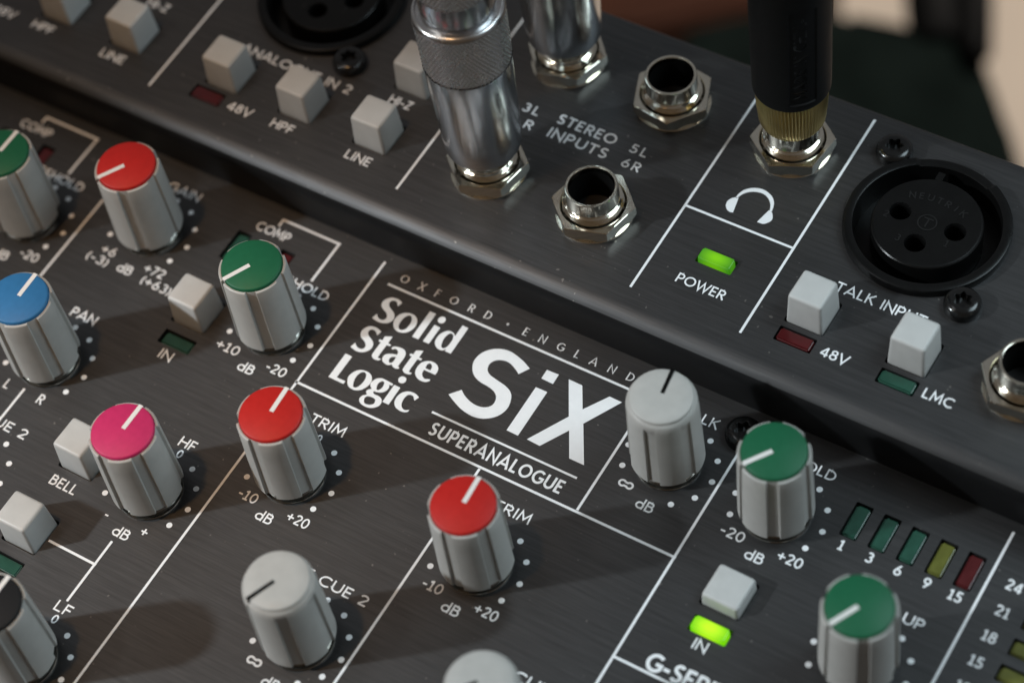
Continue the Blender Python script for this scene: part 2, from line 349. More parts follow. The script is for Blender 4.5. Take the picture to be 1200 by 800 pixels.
def smooth_outline(flags, pts, n=5):
    """Catmull-Rom between corner points"""
    N = len(pts); out = []
    for i in range(N):
        p0, p1, p2, p3 = pts[i-1], pts[i], pts[(i+1) % N], pts[(i+2) % N]
        if flags[i]: p0 = p1
        if flags[(i+1) % N]: p3 = p2
        if flags[i] and flags[(i+1) % N]: out.append(p1); continue
        for k in range(n):
            t = k/n
            out.append(tuple(0.5*((2*p1[a]) + (-p0[a]+p2[a])*t + (2*p0[a]-5*p1[a]+4*p2[a]-p3[a])*t*t + (-p0[a]+3*p1[a]-3*p2[a]+p3[a])*t**3) for a in (0, 1)))
    return out
OUTLINES = [   # kind, then x, y, corner triples
    (0, -0.298, 4.862, 1, -0.332, 4.734, 1, -0.374, 4.772, 0, -0.421, 4.821, 0, -0.483, 4.829, 0, -0.537, 4.802, 0, -0.561, 4.743, 0, -0.535, 4.677, 0, -0.483, 4.630, 0, -0.398, 4.585, 0, -0.317, 4.538, 0, -0.263, 4.478, 0, -0.236, 4.404, 0, -0.245, 4.319, 0, -0.301, 4.247, 0, -0.396, 4.194, 0, -0.501, 4.179, 0, -0.598, 4.188, 0, -0.696, 4.209, 1, -0.645, 4.353, 1, -0.615, 4.307, 0, -0.554, 4.268, 0, -0.474, 4.256, 0, -0.423, 4.288, 0, -0.397, 4.347, 0, -0.421, 4.413, 0, -0.483, 4.469, 0, -0.575, 4.511, 0, -0.645, 4.549, 0, -0.691, 4.599, 0, -0.712, 4.676, 0, -0.695, 4.758, 0, -0.648, 4.825, 0, -0.577, 4.876, 0, -0.488, 4.897, 0, -0.395, 4.893, 0),
    (0, -0.168, 4.279, 0, -0.205, 4.376, 0, -0.201, 4.509, 0, -0.148, 4.608, 0, -0.061, 4.672, 0, 0.048, 4.700, 0, 0.158, 4.688, 0, 0.242, 4.629, 0, 0.295, 4.540, 0, 0.308, 4.431, 0, 0.280, 4.316, 0, 0.221, 4.229, 0, 0.129, 4.174, 0, 0.011, 4.158, 0, -0.086, 4.190, 0),
    (0, -0.020, 4.267, 0, -0.054, 4.380, 0, -0.049, 4.512, 0, -0.007, 4.606, 0, 0.047, 4.642, 0, 0.107, 4.620, 0, 0.157, 4.529, 0, 0.168, 4.433, 0, 0.156, 4.311, 0, 0.109, 4.245, 0, 0.047, 4.222, 0),
    (0, 0.386, 4.942, 1, 0.547, 4.947, 1, 0.553, 4.186, 1, 0.389, 4.184, 1),
    (0, 0.673, 4.677, 1, 0.830, 4.670, 1, 0.828, 4.190, 1, 0.669, 4.190, 1),
    (0, 0.675, 4.808, 0, 0.664, 4.875, 0, 0.701, 4.937, 0, 0.760, 4.955, 0, 0.815, 4.924, 0, 0.836, 4.854, 0, 0.805, 4.790, 0, 0.734, 4.774, 0),
    (0, 1.242, 4.948, 1, 1.398, 4.943, 1, 1.402, 4.188, 1, 1.249, 4.188, 1, 1.243, 4.251, 1, 1.198, 4.182, 0, 1.108, 4.165, 0, 1.012, 4.197, 0, 0.935, 4.272, 0, 0.904, 4.371, 0, 0.909, 4.503, 0, 0.964, 4.616, 0, 1.047, 4.686, 0, 1.160, 4.686, 0, 1.242, 4.627, 1),
    (0, 1.104, 4.272, 0, 1.065, 4.395, 0, 1.061, 4.522, 0, 1.097, 4.626, 0, 1.155, 4.654, 0, 1.201, 4.620, 0, 1.239, 4.539, 0, 1.245, 4.428, 0, 1.235, 4.323, 0, 1.195, 4.246, 0, 1.145, 4.235, 0),
    (0, -0.298, 3.988, 1, -0.332, 3.862, 1, -0.369, 3.900, 0, -0.444, 3.944, 0, -0.519, 3.941, 0, -0.557, 3.893, 0, -0.547, 3.826, 0, -0.489, 3.768, 0, -0.404, 3.725, 0, -0.316, 3.669, 0, -0.263, 3.586, 0, -0.259, 3.483, 0, -0.314, 3.389, 0, -0.399, 3.324, 0, -0.511, 3.299, 0, -0.611, 3.314, 0, -0.702, 3.337, 1, -0.657, 3.483, 1, -0.621, 3.435, 0, -0.548, 3.395, 0, -0.469, 3.391, 0, -0.418, 3.423, 0, -0.403, 3.487, 0, -0.442, 3.554, 0, -0.521, 3.609, 0, -0.612, 3.649, 0, -0.673, 3.705, 0, -0.707, 3.803, 0, -0.685, 3.901, 0, -0.632, 3.977, 0, -0.545, 4.020, 0, -0.433, 4.027, 0),
    (0, -0.158, 3.917, 1, 0.001, 3.988, 1, 0.006, 3.793, 1, 0.091, 3.793, 1, 0.086, 3.745, 1, 0.002, 3.737, 1, 0.001, 3.414, 0, 0.027, 3.367, 0, 0.086, 3.374, 1, 0.080, 3.332, 0, 0.023, 3.303, 0, -0.065, 3.301, 0, -0.137, 3.345, 0, -0.156, 3.421, 0, -0.155, 3.744, 1, -0.216, 3.742, 1, -0.224, 3.795, 1, -0.153, 3.811, 1),
    (0, 0.665, 3.911, 1, 0.822, 3.981, 1, 0.826, 3.787, 1, 0.909, 3.787, 1, 0.904, 3.739, 1, 0.821, 3.731, 1, 0.818, 3.410, 0, 0.843, 3.364, 0, 0.901, 3.371, 1, 0.896, 3.329, 0, 0.839, 3.300, 0, 0.752, 3.298, 0, 0.681, 3.341, 0, 0.663, 3.417, 0, 0.666, 3.738, 1, 0.606, 3.736, 1, 0.598, 3.789, 1, 0.669, 3.805, 1),
    (0, 0.151, 3.703, 1, 0.151, 3.755, 0, 0.213, 3.797, 0, 0.325, 3.820, 0, 0.436, 3.804, 0, 0.507, 3.740, 0, 0.537, 3.627, 0, 0.533, 3.455, 0, 0.536, 3.372, 0, 0.567, 3.374, 1, 0.586, 3.333, 1, 0.515, 3.305, 0, 0.431, 3.319, 0, 0.380, 3.359, 1, 0.324, 3.308, 0, 0.237, 3.306, 0, 0.144, 3.344, 0, 0.099, 3.421, 0, 0.108, 3.505, 0, 0.181, 3.570, 0, 0.271, 3.607, 0, 0.348, 3.626, 1, 0.334, 3.695, 0, 0.276, 3.738, 0, 0.214, 3.735, 0, 0.197, 3.703, 1),
    (0, 0.272, 3.409, 0, 0.256, 3.472, 0, 0.284, 3.528, 0, 0.360, 3.567, 1, 0.373, 3.460, 0, 0.347, 3.390, 0, 0.305, 3.377, 0),
    (0, 1.395, 3.561, 1, 1.386, 3.675, 0, 1.338, 3.763, 0, 1.247, 3.816, 0, 1.131, 3.822, 0, 1.030, 3.783, 0, 0.948, 3.693, 0, 0.926, 3.569, 0, 0.943, 3.451, 0, 0.997, 3.366, 0, 1.095, 3.303, 0, 1.218, 3.287, 0, 1.312, 3.315, 0, 1.361, 3.368, 0, 1.360, 3.409, 1, 1.301, 3.393, 0, 1.228, 3.370, 0, 1.149, 3.415, 0, 1.109, 3.478, 0, 1.101, 3.559, 1),
    (0, 1.099, 3.614, 1, 1.090, 3.708, 0, 1.120, 3.760, 0, 1.175, 3.751, 0, 1.218, 3.703, 0, 1.233, 3.611, 1),
    (0, -0.698, 3.137, 1, -0.522, 3.131, 1, -0.528, 2.519, 1, -0.300, 2.522, 1, -0.297, 2.440, 1, -0.702, 2.446, 1),
    (0, -0.255, 2.531, 0, -0.305, 2.646, 0, -0.284, 2.769, 0, -0.217, 2.880, 0, -0.116, 2.939, 0, 0.017, 2.950, 0, 0.132, 2.910, 0, 0.204, 2.819, 0, 0.227, 2.705, 0, 0.199, 2.593, 0, 0.138, 2.492, 0, 0.031, 2.424, 0, -0.092, 2.417, 0, -0.186, 2.453, 0),
    (0, -0.085, 2.505, 0, -0.135, 2.620, 0, -0.147, 2.754, 0, -0.116, 2.863, 0, -0.053, 2.909, 0, 0.017, 2.880, 0, 0.059, 2.788, 0, 0.067, 2.680, 0, 0.048, 2.572, 0, 0.009, 2.496, 0, -0.049, 2.476, 0),
    (0, 0.693, 2.941, 1, 0.689, 2.888, 1, 0.622, 2.882, 1, 0.658, 2.811, 0, 0.646, 2.721, 0, 0.585, 2.640, 0, 0.486, 2.598, 0, 0.411, 2.585, 0, 0.417, 2.549, 0, 0.470, 2.526, 0, 0.569, 2.529, 0, 0.666, 2.495, 0, 0.720, 2.411, 0, 0.710, 2.309, 0, 0.630, 2.221, 0, 0.523, 2.173, 0, 0.385, 2.172, 0, 0.275, 2.213, 0, 0.227, 2.286, 0, 0.240, 2.376, 0, 0.286, 2.421, 0, 0.320, 2.453, 1, 0.268, 2.488, 0, 0.259, 2.539, 0, 0.292, 2.586, 0, 0.334, 2.619, 1, 0.268, 2.669, 0, 0.233, 2.736, 0, 0.249, 2.828, 0, 0.300, 2.904, 0, 0.395, 2.953, 0, 0.522, 2.952, 0),
    (0, 0.415, 2.688, 0, 0.386, 2.771, 0, 0.400, 2.848, 0, 0.443, 2.898, 0, 0.492, 2.881, 0, 0.521, 2.797, 0, 0.517, 2.726, 0, 0.487, 2.663, 0, 0.443, 2.652, 0),
    (0, 0.349, 2.278, 0, 0.321, 2.348, 0, 0.355, 2.412, 0, 0.440, 2.436, 0, 0.534, 2.428, 0, 0.577, 2.380, 0, 0.582, 2.314, 0, 0.530, 2.259, 0, 0.447, 2.231, 0, 0.383, 2.240, 0),
    (0, 0.723, 2.933, 1, 0.883, 2.930, 1, 0.888, 2.441, 1, 0.725, 2.442, 1),
    (0, 0.734, 3.073, 0, 0.719, 3.136, 0, 0.755, 3.196, 0, 0.823, 3.208, 0, 0.879, 3.180, 0, 0.900, 3.107, 0, 0.864, 3.047, 0, 0.792, 3.033, 0),
    (0, 1.386, 2.902, 1, 1.341, 2.787, 1, 1.304, 2.819, 0, 1.265, 2.868, 0, 1.198, 2.876, 0, 1.132, 2.842, 0, 1.106, 2.746, 0, 1.119, 2.628, 0, 1.163, 2.539, 0, 1.231, 2.491, 0, 1.303, 2.495, 0, 1.369, 2.539, 1, 1.362, 2.480, 0, 1.303, 2.437, 0, 1.201, 2.421, 0, 1.070, 2.451, 0, 0.981, 2.530, 0, 0.943, 2.649, 0, 0.958, 2.782, 0, 1.028, 2.887, 0, 1.142, 2.945, 0, 1.279, 2.945, 0),
    (1, 3.167, 4.639, 1, 3.017, 4.404, 1, 2.923, 4.466, 0, 2.714, 4.560, 0, 2.538, 4.561, 0, 2.387, 4.485, 0, 2.316, 4.349, 0, 2.349, 4.201, 0, 2.462, 4.109, 0, 2.665, 4.062, 0, 2.912, 4.014, 0, 3.091, 3.932, 0, 3.199, 3.790, 0, 3.257, 3.551, 0, 3.198, 3.326, 0, 3.074, 3.175, 0, 2.885, 3.059, 0, 2.648, 3.021, 0, 2.357, 3.069, 0, 2.091, 3.179, 0, 1.920, 3.265, 1, 2.117, 3.493, 1, 2.267, 3.391, 0, 2.492, 3.309, 0, 2.692, 3.303, 0, 2.848, 3.367, 0, 2.926, 3.490, 0, 2.895, 3.661, 0, 2.776, 3.772, 0, 2.590, 3.826, 0, 2.354, 3.855, 0, 2.165, 3.934, 0, 2.026, 4.088, 0, 1.961, 4.281, 0, 2.002, 4.502, 0, 2.136, 4.680, 0, 2.331, 4.794, 0, 2.573, 4.830, 0, 2.902, 4.755, 0),
    (1, 3.517, 4.781, 1, 3.813, 4.791, 1, 3.819, 4.523, 1, 3.520, 4.534, 1),
    (1, 3.528, 4.287, 1, 3.815, 4.289, 1, 3.815, 3.050, 1, 3.525, 3.056, 1),
    (1, 4.065, 4.785, 1, 4.406, 4.780, 1, 4.719, 4.255, 1, 5.074, 4.800, 1, 5.386, 4.793, 1, 4.913, 3.947, 1, 5.443, 3.060, 1, 5.078, 3.062, 1, 4.729, 3.661, 1, 4.361, 3.042, 1, 4.031, 3.060, 1, 4.545, 3.963, 1),
    (2, 5.564, 9.730, 1, 5.575, 9.866, 0, 5.631, 9.998, 0, 5.726, 10.097, 0, 5.840, 10.160, 0, 5.989, 10.194, 0, 6.152, 10.161, 0, 6.286, 10.084, 0, 6.375, 9.972, 0, 6.423, 9.840, 0, 6.443, 9.720, 1, 6.389, 9.745, 1, 6.338, 9.876, 0, 6.252, 9.989, 0, 6.140, 10.064, 0, 6.022, 10.090, 0, 5.889, 10.066, 0, 5.772, 10.009, 0, 5.675, 9.915, 0, 5.625, 9.812, 0, 5.602, 9.736, 1),
    (2, 5.627, 9.748, 1, 5.702, 9.351, 1, 5.628, 9.333, 0, 5.532, 9.377, 0, 5.469, 9.463, 0, 5.450, 9.570, 0, 5.483, 9.665, 0, 5.558, 9.740, 0),
    (2, 6.284, 9.351, 1, 6.369, 9.743, 1, 6.438, 9.731, 0, 6.511, 9.650, 0, 6.547, 9.540, 0, 6.507, 9.438, 0, 6.423, 9.363, 0),
]

def outlines(kind):
    o = []
    for row in OUTLINES:
        if row[0] == kind: o.append(smooth_outline(row[3::3], list(zip(row[1::3], row[2::3]))))
    return o

# ================================================================== LARGE STRUCTURE
def structure(name, bm, m):
    o = finish(name, bm, m, None, 30); o['kind'] = 'structure'; return o
bm = bmesh.new(); box(bm, 0, 60, -96, -95, 700, 700); structure('floor', bm, M['floor'])
bm = bmesh.new(); box(bm, 0, -14, -8.5, -5.02, 110, 56)
bmesh.ops.bevel(bm, geom=bm.edges[:], offset=0.3, segments=2, affect='EDGES')
table = finish('table_top', bm, M['table'], None, 40); table.name = 'table'; table['label'] = 'dark table top the audio mixer rests on'; table['category'] = 'table'
for x in (-50, 50):
    for y in (-38, 10):
        bm = bmesh.new(); box(bm, x, y, -95, -8.5, 4, 4); finish('leg', bm, M['table'], table, 40)

# ------------------------------------------------------------------ the mixer
mixer = thing('audio_mixer', 'dark brushed metal audio mixer with coloured knobs, pale buttons and round sockets', 'audio mixer')
FRONT = 5.78; BACK = 13.42; XL, XR = -24.0, 26.0; YB = -18.0; RAD = 0.44; NOSE = 0.43
KNOBS = [  # u, v, cap colour, pointer angle (clockwise from the deck's up), label
    (-9.55, 2.95, 'green', 0, 'green-capped knob at the edge of the picture, beside the first red GAIN knob'),
    (-6.67, 3.95, 'red', -148, 'red-capped GAIN knob with its pointer turned down'),
    (-2.525, 2.95, 'green', -152, 'green-capped threshold knob below the word COMP'),
    (-6.645, -0.07, 'blue', -2, 'blue-capped PAN knob'),
    (-2.545, -1.76, 'pink', 0, 'pink-capped HF knob'),
    (-2.555, -6.27, 'blackcap', 0, 'black-capped LF knob'),
    (0.0, 0.0, 'red', -3, 'red-capped TRIM knob below the logo'),
    (4.685, 0.0, 'red', -3, 'red-capped TRIM knob beside the logo underline'),
    (2.345, -3.17, None, -156, 'plain pale grey knob lettered ST CUE 2 with a black pointer'),
    (7.03, -3.15, None, -140, 'plain pale grey knob cut off by the bottom of the picture'),
    (6.975, 3.96, None, -8, 'plain grey TALK knob with a black pointer'),
    (9.555, 3.89, 'green', -144, 'green-capped threshold knob beside the five-light meter'),
    (12.55, 1.59, 'green', -152, 'green-capped make-up knob below the five-light meter'),
]
BUTTONS = [  # u, v, deck, height, label
    (-4.34, 2.56, 0, .85, 'pale push button above the unlit IN light'),
    (-4.32, -1.72, 0, .85, 'pale push button lettered BELL'),
    (-4.32, -3.76, 0, .85, 'pale push button above the LF knob'),
    (9.58, 1.78, 0, .33, 'pale push button pressed in above the bright green IN light'),
    (-2.53, 7.78, 1, .85, 'pale push button lettered LINE beside the chrome plug'),
    (-2.53, 9.57, 1, .85, 'pale push button lettered HI-Z'),
    (-4.60, 7.78, 1, .85, 'pale push button lettered HPF'),
    (-6.68, 7.78, 1, .85, 'pale push button lettered 48V beside ANALOGUE IN 2'),
    (-9.52, 7.78, 1, .85, 'blurred push button lettered LINE at the far end'),
    (-11.6, 7.78, 1, .85, 'blurred push button lettered HPF at the far end'),
    (8.43, 7.78, 1, .85, 'pale push button lettered 48V below the talk socket'),
    (10.75, 7.78, 1, .85, 'pale push button lettered LMC'),
]
LIGHTS = [  # u, v, deck, long axis, material, rise, label
    (-4.31, 1.68, 0, 'u', 'greenled', -.05, 'unlit dark green IN light'),
    (-4.33, -4.66, 0, 'u', 'greenled', -.03, 'unlit green light above the LF knob'),
    (9.62, .89, 0, 'u', 'litin', .10, 'brightly lit yellow-green IN light'),
    (-4.64, 4.47, 0, 'v', 'greenled', -.05, 'unlit green light beside the COMP knob'),
    (-3.42, 4.47, 0, 'v', 'redled', -.05, 'unlit red light beside the COMP knob'),
    (-11.66, 4.47, 0, 'v', 'greenled', -.05, 'unlit green light at the far end'),
    (-10.44, 4.47, 0, 'v', 'redled', -.05, 'unlit red light at the far end'),
    (11.09, 4.46, 0, 'v', 'greenled', -.02, 'unlit green meter light marked 1'),
    (11.72, 4.46, 0, 'v', 'greenled', -.02, 'unlit green meter light marked 3'),
    (12.35, 4.46, 0, 'v', 'greenled', -.01, 'unlit green meter light marked 6'),
    (12.98, 4.46, 0, 'v', 'yellowled', -.01, 'unlit olive meter light marked 9'),
    (13.60, 4.46, 0, 'v', 'redled', -.01, 'unlit dark red meter light marked 15'),
    (15.42, 4.57, 0, 'u', 'redled', .0, 'meter light marked 24'),
    (15.42, 3.95, 0, 'u', 'yellowled', .0, 'olive meter light marked 21'),
    (15.42, 3.33, 0, 'u', 'yellowled', .0, 'olive meter light marked 18'),
    (15.42, 2.71, 0, 'u', 'yellowled', .0, 'olive meter light marked 15'),
    (6.0, 8.04, 1, 'u', 'litpower', .13, 'lit green POWER light'),
    (8.41, 7.0, 1, 'u', 'redled', .02, 'unlit dark red 48V light below the talk socket'),
    (10.74, 7.0, 1, 'u', 'greenled', .02, 'unlit dark green LMC light'),
    (-6.83, 7.0, 1, 'u', 'redled', .02, 'unlit dark red 48V light beside HPF'),
]
JACKS = [  # u, v, hex turn, label
    (0.27, 11.56, 14, 'socket marked 3L holding a chrome plug'),
    (0.27, 8.02, 20, 'socket marked 4R holding a knurled chrome plug'),
    (3.04, 11.50, -9, 'empty socket marked 5L'),
    (3.00, 8.02, 17.5, 'empty socket marked 6R'),
    (6.05, 11.50, 24, 'socket above the headphone symbol holding a black and gold plug'),
    (13.08, 8.02, 5, 'empty socket cut off by the edge of the picture'),
]
XLRS = [(9.60, 10.80, 'black three-hole socket above TALK INPUT'), (-5.80, 10.80, 'black three-hole socket above ANALOGUE IN 2')]
SCREWS = [(8.10, 12.33, 1, 'black screw behind the talk socket'), (11.13, 9.27, 1, 'black screw in front of the talk socket'),
          (-4.28, 9.25, 1, 'black screw above the HPF button'), (-7.3, 12.33, 1, 'black screw behind the second socket'), (8.10, 5.22, 0, 'black screw behind a green-capped knob')]
LW, LH = 0.86, 0.385        # light opening

def deck(name, outer, items, z, thick):
    loops = [outer]
    for it in items: loops.append(it)
    return fill(name, loops, thick, z)

low_holes, up_holes = [], []
for u, v, d, ax, *_ in LIGHTS: (up_holes if d else low_holes).append(rect(u, v, LW if ax == 'u' else LH, LH if ax == 'u' else LW, .03))
for u, v, d, *_ in BUTTONS: (up_holes if d else low_holes).append(rect(u, v, .93, .93, .06))
for u, v, *_ in XLRS: up_holes.append(circle(u, v, 1.62, 72))

def add_grain(me):
    uv = me.uv_layers.new(name='grain')
    for lp in me.loops:
        c = me.vertices[lp.vertex_index].co; uv.data[lp.index].uv = (c.x*8, c.y*8 + c.z*8)

me = deck('control_panel', [(XL, YB), (XR, YB), (XR, FRONT + 0.74), (XL, FRONT + 0.74)], low_holes, 0.0, 0.22)
add_grain(me)
control = link('control_panel', me, M['panel'], mixer)

# connector deck: flat top with holes, joined to rounded front and rear lips
me = deck('connector_panel', [(XL, FRONT+NOSE), (XR, FRONT+NOSE), (XR, BACK-RAD), (XL, BACK-RAD)], up_holes, HU, 0.22)
bm = bmesh.new(); bm.from_mesh(me); bpy.data.meshes.remove(me)
def lip(prof):
    cols = []
    NX = 40
    for i in range(NX+1):
        x = XL + (XR-XL)*i/NX
        cols.append([bm.verts.new((x*S, y*S, z*S)) for y, z in prof])
    for a, b in zip(cols, cols[1:]):
        for k in range(len(prof)-1):
            f = bm.faces.new((a[k], b[k], b[k+1], a[k+1])); f.smooth = True
front = [(FRONT + NOSE - NOSE*math.sin(R(54*i/16)), HU - NOSE + NOSE*math.cos(R(54*i/16))) for i in range(17)]
lip(front)
rear = [(BACK - RAD + RAD*math.sin(R(90*i/10)), HU - RAD + RAD*math.cos(R(90*i/10))) for i in range(11)] + [(BACK, 0), (BACK, -4.6)]
lip(list(reversed(rear)))
bmesh.ops.recalc_face_normals(bm, faces=bm.faces)
me = bpy.data.meshes.new('connector_panel'); bm.to_mesh(me); bm.free(); add_grain(me)
connector = link('connector_panel', me, M['panel'], mixer)
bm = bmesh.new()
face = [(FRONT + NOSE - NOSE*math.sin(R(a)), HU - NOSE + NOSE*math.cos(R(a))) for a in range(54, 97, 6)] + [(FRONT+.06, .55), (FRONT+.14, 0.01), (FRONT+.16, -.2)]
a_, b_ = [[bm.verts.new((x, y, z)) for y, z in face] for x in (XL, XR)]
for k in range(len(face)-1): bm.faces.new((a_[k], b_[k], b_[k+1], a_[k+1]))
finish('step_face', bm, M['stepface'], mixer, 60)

bm = bmesh.new()
box(bm, (XL+XR)/2, (YB+FRONT+.7)/2, -5.0, -0.23, XR-XL-.2, FRONT+.7-YB-.2)
box(bm, (XL+XR)/2, (FRONT+.76+BACK)/2, -5.0, 0.55, XR-XL-.24, BACK-FRONT-.76-.1)
finish('chassis', bm, M['chassis'], mixer, 30)
for x in (XL-.2, XR+.2):
    bm = bmesh.new()
    box(bm, x, (YB+BACK)/2, -4.9, -0.02, .4, BACK-YB)
    box(bm, x, (FRONT+BACK)/2, -0.02, 1.3, .4, BACK-FRONT-.3)
    finish('side_cheek', bm, M['chassis'], mixer, 30)

# ------------------------------------------------------------------ print on the control deck
class Legends:
    """each printed word is a mesh of its own on its deck"""
    def __init__(self, z, parent): self.z = z; self.parent = parent
    def text(self, *a, **k):
        p = Print(self.z); p.text(*a, **k); p.build('printed_legend', self.parent)
class Rules:
    def __init__(self, z, parent): self.z = z; self.parent = parent; self.k = 0
    def line(self, *a):
        self.k = (self.k + 1) % 6
        p = Print(self.z + .0009*self.k); p.line(*a); p.build('ruled_line', self.parent)
pr = Legends(0.006, control); rules = Rules(0.006, control)
V0 = -17.0
rules.line(-1.26, 5.64, -1.26, V0); rules.line(3.51, 1.97, 3.51, V0); rules.line(5.86, 2.05, 5.86, 5.15)
rules.line(8.19, 5.2, 8.19, V0); rules.line(14.0, 5.68, 14.0, V0); rules.line(-8.28, 5.64, -8.28, V0)
rules.line(-1.2975, 2.01, 8.2275, 2.01)
rules.line(8.2, -0.52, 14.0, -0.52)
rules.line(-0.87, 5.15, 6.3, 5.15); rules.line(1.84, 2.715, 5.47, 2.715, 0.052)
for du in (0, -7.02):
    rules.line(-4.07+du, 5.59, -2.4525+du, 5.59); rules.line(-2.49+du, 5.6, -2.49+du, 4.43); rules.line(-4.05+du, 5.6, -4.05+du, 5.40)
    rules.line(-3.80+du, -3.775, -2.52+du, -3.775); rules.line(-2.555+du, -3.15, -2.555+du, -4.76)
rules.line(-6.68, -0.93, -6.68, -1.9)

def ring(u, v, last150=False, zero=False):
    dots = Print(0.006)
    for a in (-120, -90, -60, -30, 0, 30, 60, 90, 120) + ((150,) if last150 else ()):
        if a == 0 and zero: continue
        dots.dot(u + math.sin(R(a)), v + math.cos(R(a)))
    dots.build('scale_dot_ring', control)
def lab(u, v, s, a0, a1, dy=-1.0, cap=.25): pr.text(s, u+a0, v+dy, u+a1, cap)
def trio(u, v, lo, mid, hi, lo_x=(-.80, -.33), hi_x=(.46, 1.0)):
    lab(u, v, lo, *lo_x); lab(u, v, mid, -.17, .25, -1.27); lab(u, v, hi, *hi_x)
for u, v in ((0, 0), (4.685, 0)):
    ring(u, v, zero=True); trio(u, v, '-10', 'dB', '+20'); pr.text('TRIM', u-.46, v+1.27, u+.44); pr.text('0', u, v+.93, None, .19, .17, align='c')
for u, v, d in ((-2.525, 2.95, 0), (-9.55, 2.95, 0)):
    ring(u, v); trio(u, v, '+10', 'dB', '-20', (-.95, -.34), (.42, .93)); pr.text('THRESHOLD', u-1.42, v+1.15, u+.64, .25, track=.12)
    pr.text('COMP', u-2.0, v+2.13, u-1.08)
u, v = -6.645, 3.93; ring(u, v)
pr.text('+6', u-.80, v-1.02, u-.40); pr.text('(-3)', u-1.03, v-1.33, u-.38); pr.text('dB', u-.15, v-1.28, u+.26); pr.text('+72', u+.44, v-1.02, u+1.0); pr.text('(+63)', u+.56, v-1.33, u+1.42)
pr.text('GAIN', u-.46, v+1.18, u+.46)
u, v = -6.645, -.07; ring(u, v); pr.text('L', u-.53, v-1.06, u-.40); pr.text('R', u+.40, v-1.04, u+.56); pr.text('PAN', u-.36, v+1.22, u+.34)
ring(-6.645, -3.15, True); pr.text('ST CUE 2', -7.75, -2.02, -5.86)
for u, v, t in ((-2.545, -1.76, 'HF'), (-2.555, -6.27, 'LF')):
    ring(u, v, zero=True); pr.text(t, u-.17, v+1.22, u+.25); pr.text('0', u+.03, v+.95, None, .21, .17, align='c')
    pr.text('-', u-.55, v-1.03, None); pr.text('+', u+.40, v-1.0, None); lab(u, v, 'dB', -.16, .26, -1.26)
pr.text('BELL', -4.70, -2.64, -4.0); pr.text('IN', -4.49, 1.14, -4.14); pr.text('IN', 9.46, .37, 9.77)
u, v = 2.345, -3.17; ring(u, v, True); pr.text('ST CUE 2', u-1.08, v+1.22, u+.78); pr.text('~', u-.57, v-1.03, None, .36, .13, align='c'); lab(u, v, 'dB', -.19, .22, -1.25)
u, v = 7.03, 3.93; ring(u, v, True); pr.text('TALK', u-.44, v+1.16, u+.48); pr.text('~', u-.57, v-1.03, None, .36, .13, align='c'); lab(u, v, 'dB', -.17, .24, -1.26)
u, v = 7.03, -3.15; ring(u, v, True); pr.text('~', u-.57, v-1.03, None, .36, .13, align='c')
pr.text('ST CUE 1', u-1.08, v+1.22, u+.78)
u, v = 9.59, 3.92; ring(u, v); trio(u, v, '-20', 'dB', '+20', (-.87, -.33), (.44, .99)); pr.text('THRESHOLD', u-1.40, v+1.15, u+.67, .25, track=.12)
u, v = 12.56, 1.62; ring(u, v); pr.text('MAKE UP', u-.86, v+1.18, u+.77)
for s, u in (('1', 11.09), ('3', 11.72), ('6', 12.35), ('9', 12.98), ('15', 13.60)): pr.text(s, u-.02, 3.70, None, .25, .17, align='c')
for s, v in (('24', 4.43), ('21', 3.81), ('18', 3.19), ('15', 2.58), ('12', 1.96), ('9', 1.34)): pr.text(s, 14.69, v, None, .25, .17, align='r')
pr.text('G-SERIES', 8.83, -.46, None, .40, .20, track=.10)
lg = Print(0.006)
lg.text('SUPERANALOGUE', 2.03, 2.205, 5.33, .33, .17, track=.17); lg.build('slogan_lettering', control); lg = Print(0.006)
xs = list(zip([-.59, -.13, .29, .72, 1.19, 1.62, 2.13, 2.60, 3.03, 3.49, 3.91, 4.33, 4.78, 5.24], 'OXFORD.ENGLAND'))
for x, c in xs: lg.text(c, x, 5.33, None, .215, .15 if c != '.' else .2, contrast=.5 if c != '.' else 1, align='c')
lg.build('place_lettering', control)
link('logo_lettering', fill('logo_lettering', outlines(0), 0, 0.007), M['print'], control)
link('model_lettering', fill('model_lettering', outlines(1), 0, 0.007), M['print'], control)

# ------------------------------------------------------------------ print on the connector deck
pr = Legends(HU+.006, connector); rules = Rules(HU+.006, connector)
rules.line(4.675, 6.63, 4.675, 13.0); rules.line(7.31, 6.63, 7.31, 13.0); rules.line(4.67, 9.07, 7.31, 9.07)
rules.line(-1.32, 6.63, -1.32, 12.6); rules.line(-8.27, 6.63, -8.27, 12.6)
pr.text('POWER', 5.44, 7.19, 6.60); pr.text('STEREO', .93, 9.84, 2.43, .28, .18, track=.15); pr.text('INPUTS', .93, 9.41, 2.45, .28, .18, track=.15)
pr.text('3L', .03, 9.81, .46, track=.25); pr.text('4R', -.09, 9.39, .54, track=.50); pr.text('5L', 2.81, 9.83, 3.25, track=.25); pr.text('6R', 2.84, 9.40, 3.31, track=.22)
pr.text('TALK INPUT', 8.56, 8.47, 10.62, .26); pr.text('48V', 9.01, 6.87, 9.64); pr.text('LMC', 11.32, 6.88, 11.99)
pr.text('48V', -6.21, 6.86, -5.54); pr.text('ANALOGUE IN 2', -6.93, 8.46, -3.82, .26); pr.text('HPF', -4.99, 6.88, -4.39); pr.text('LINE', -2.92, 6.87, -2.24); pr.text('HI-Z', -2.88, 8.67, -2.28)
pr.text('LINE', -9.96, 6.87, -9.26); pr.text('HPF', -12.05, 6.88, -11.43); pr.text('48V', -13.25, 6.87, -12.58); pr.text('HI-Z', -9.87, 8.67, -9.25); pr.text('ANALOGUE IN 1', -13.95, 8.46, -10.84, .26)
link('headphone_symbol', fill('headphone_symbol', outlines(2), 0, HU+.007), M['print'], connector)

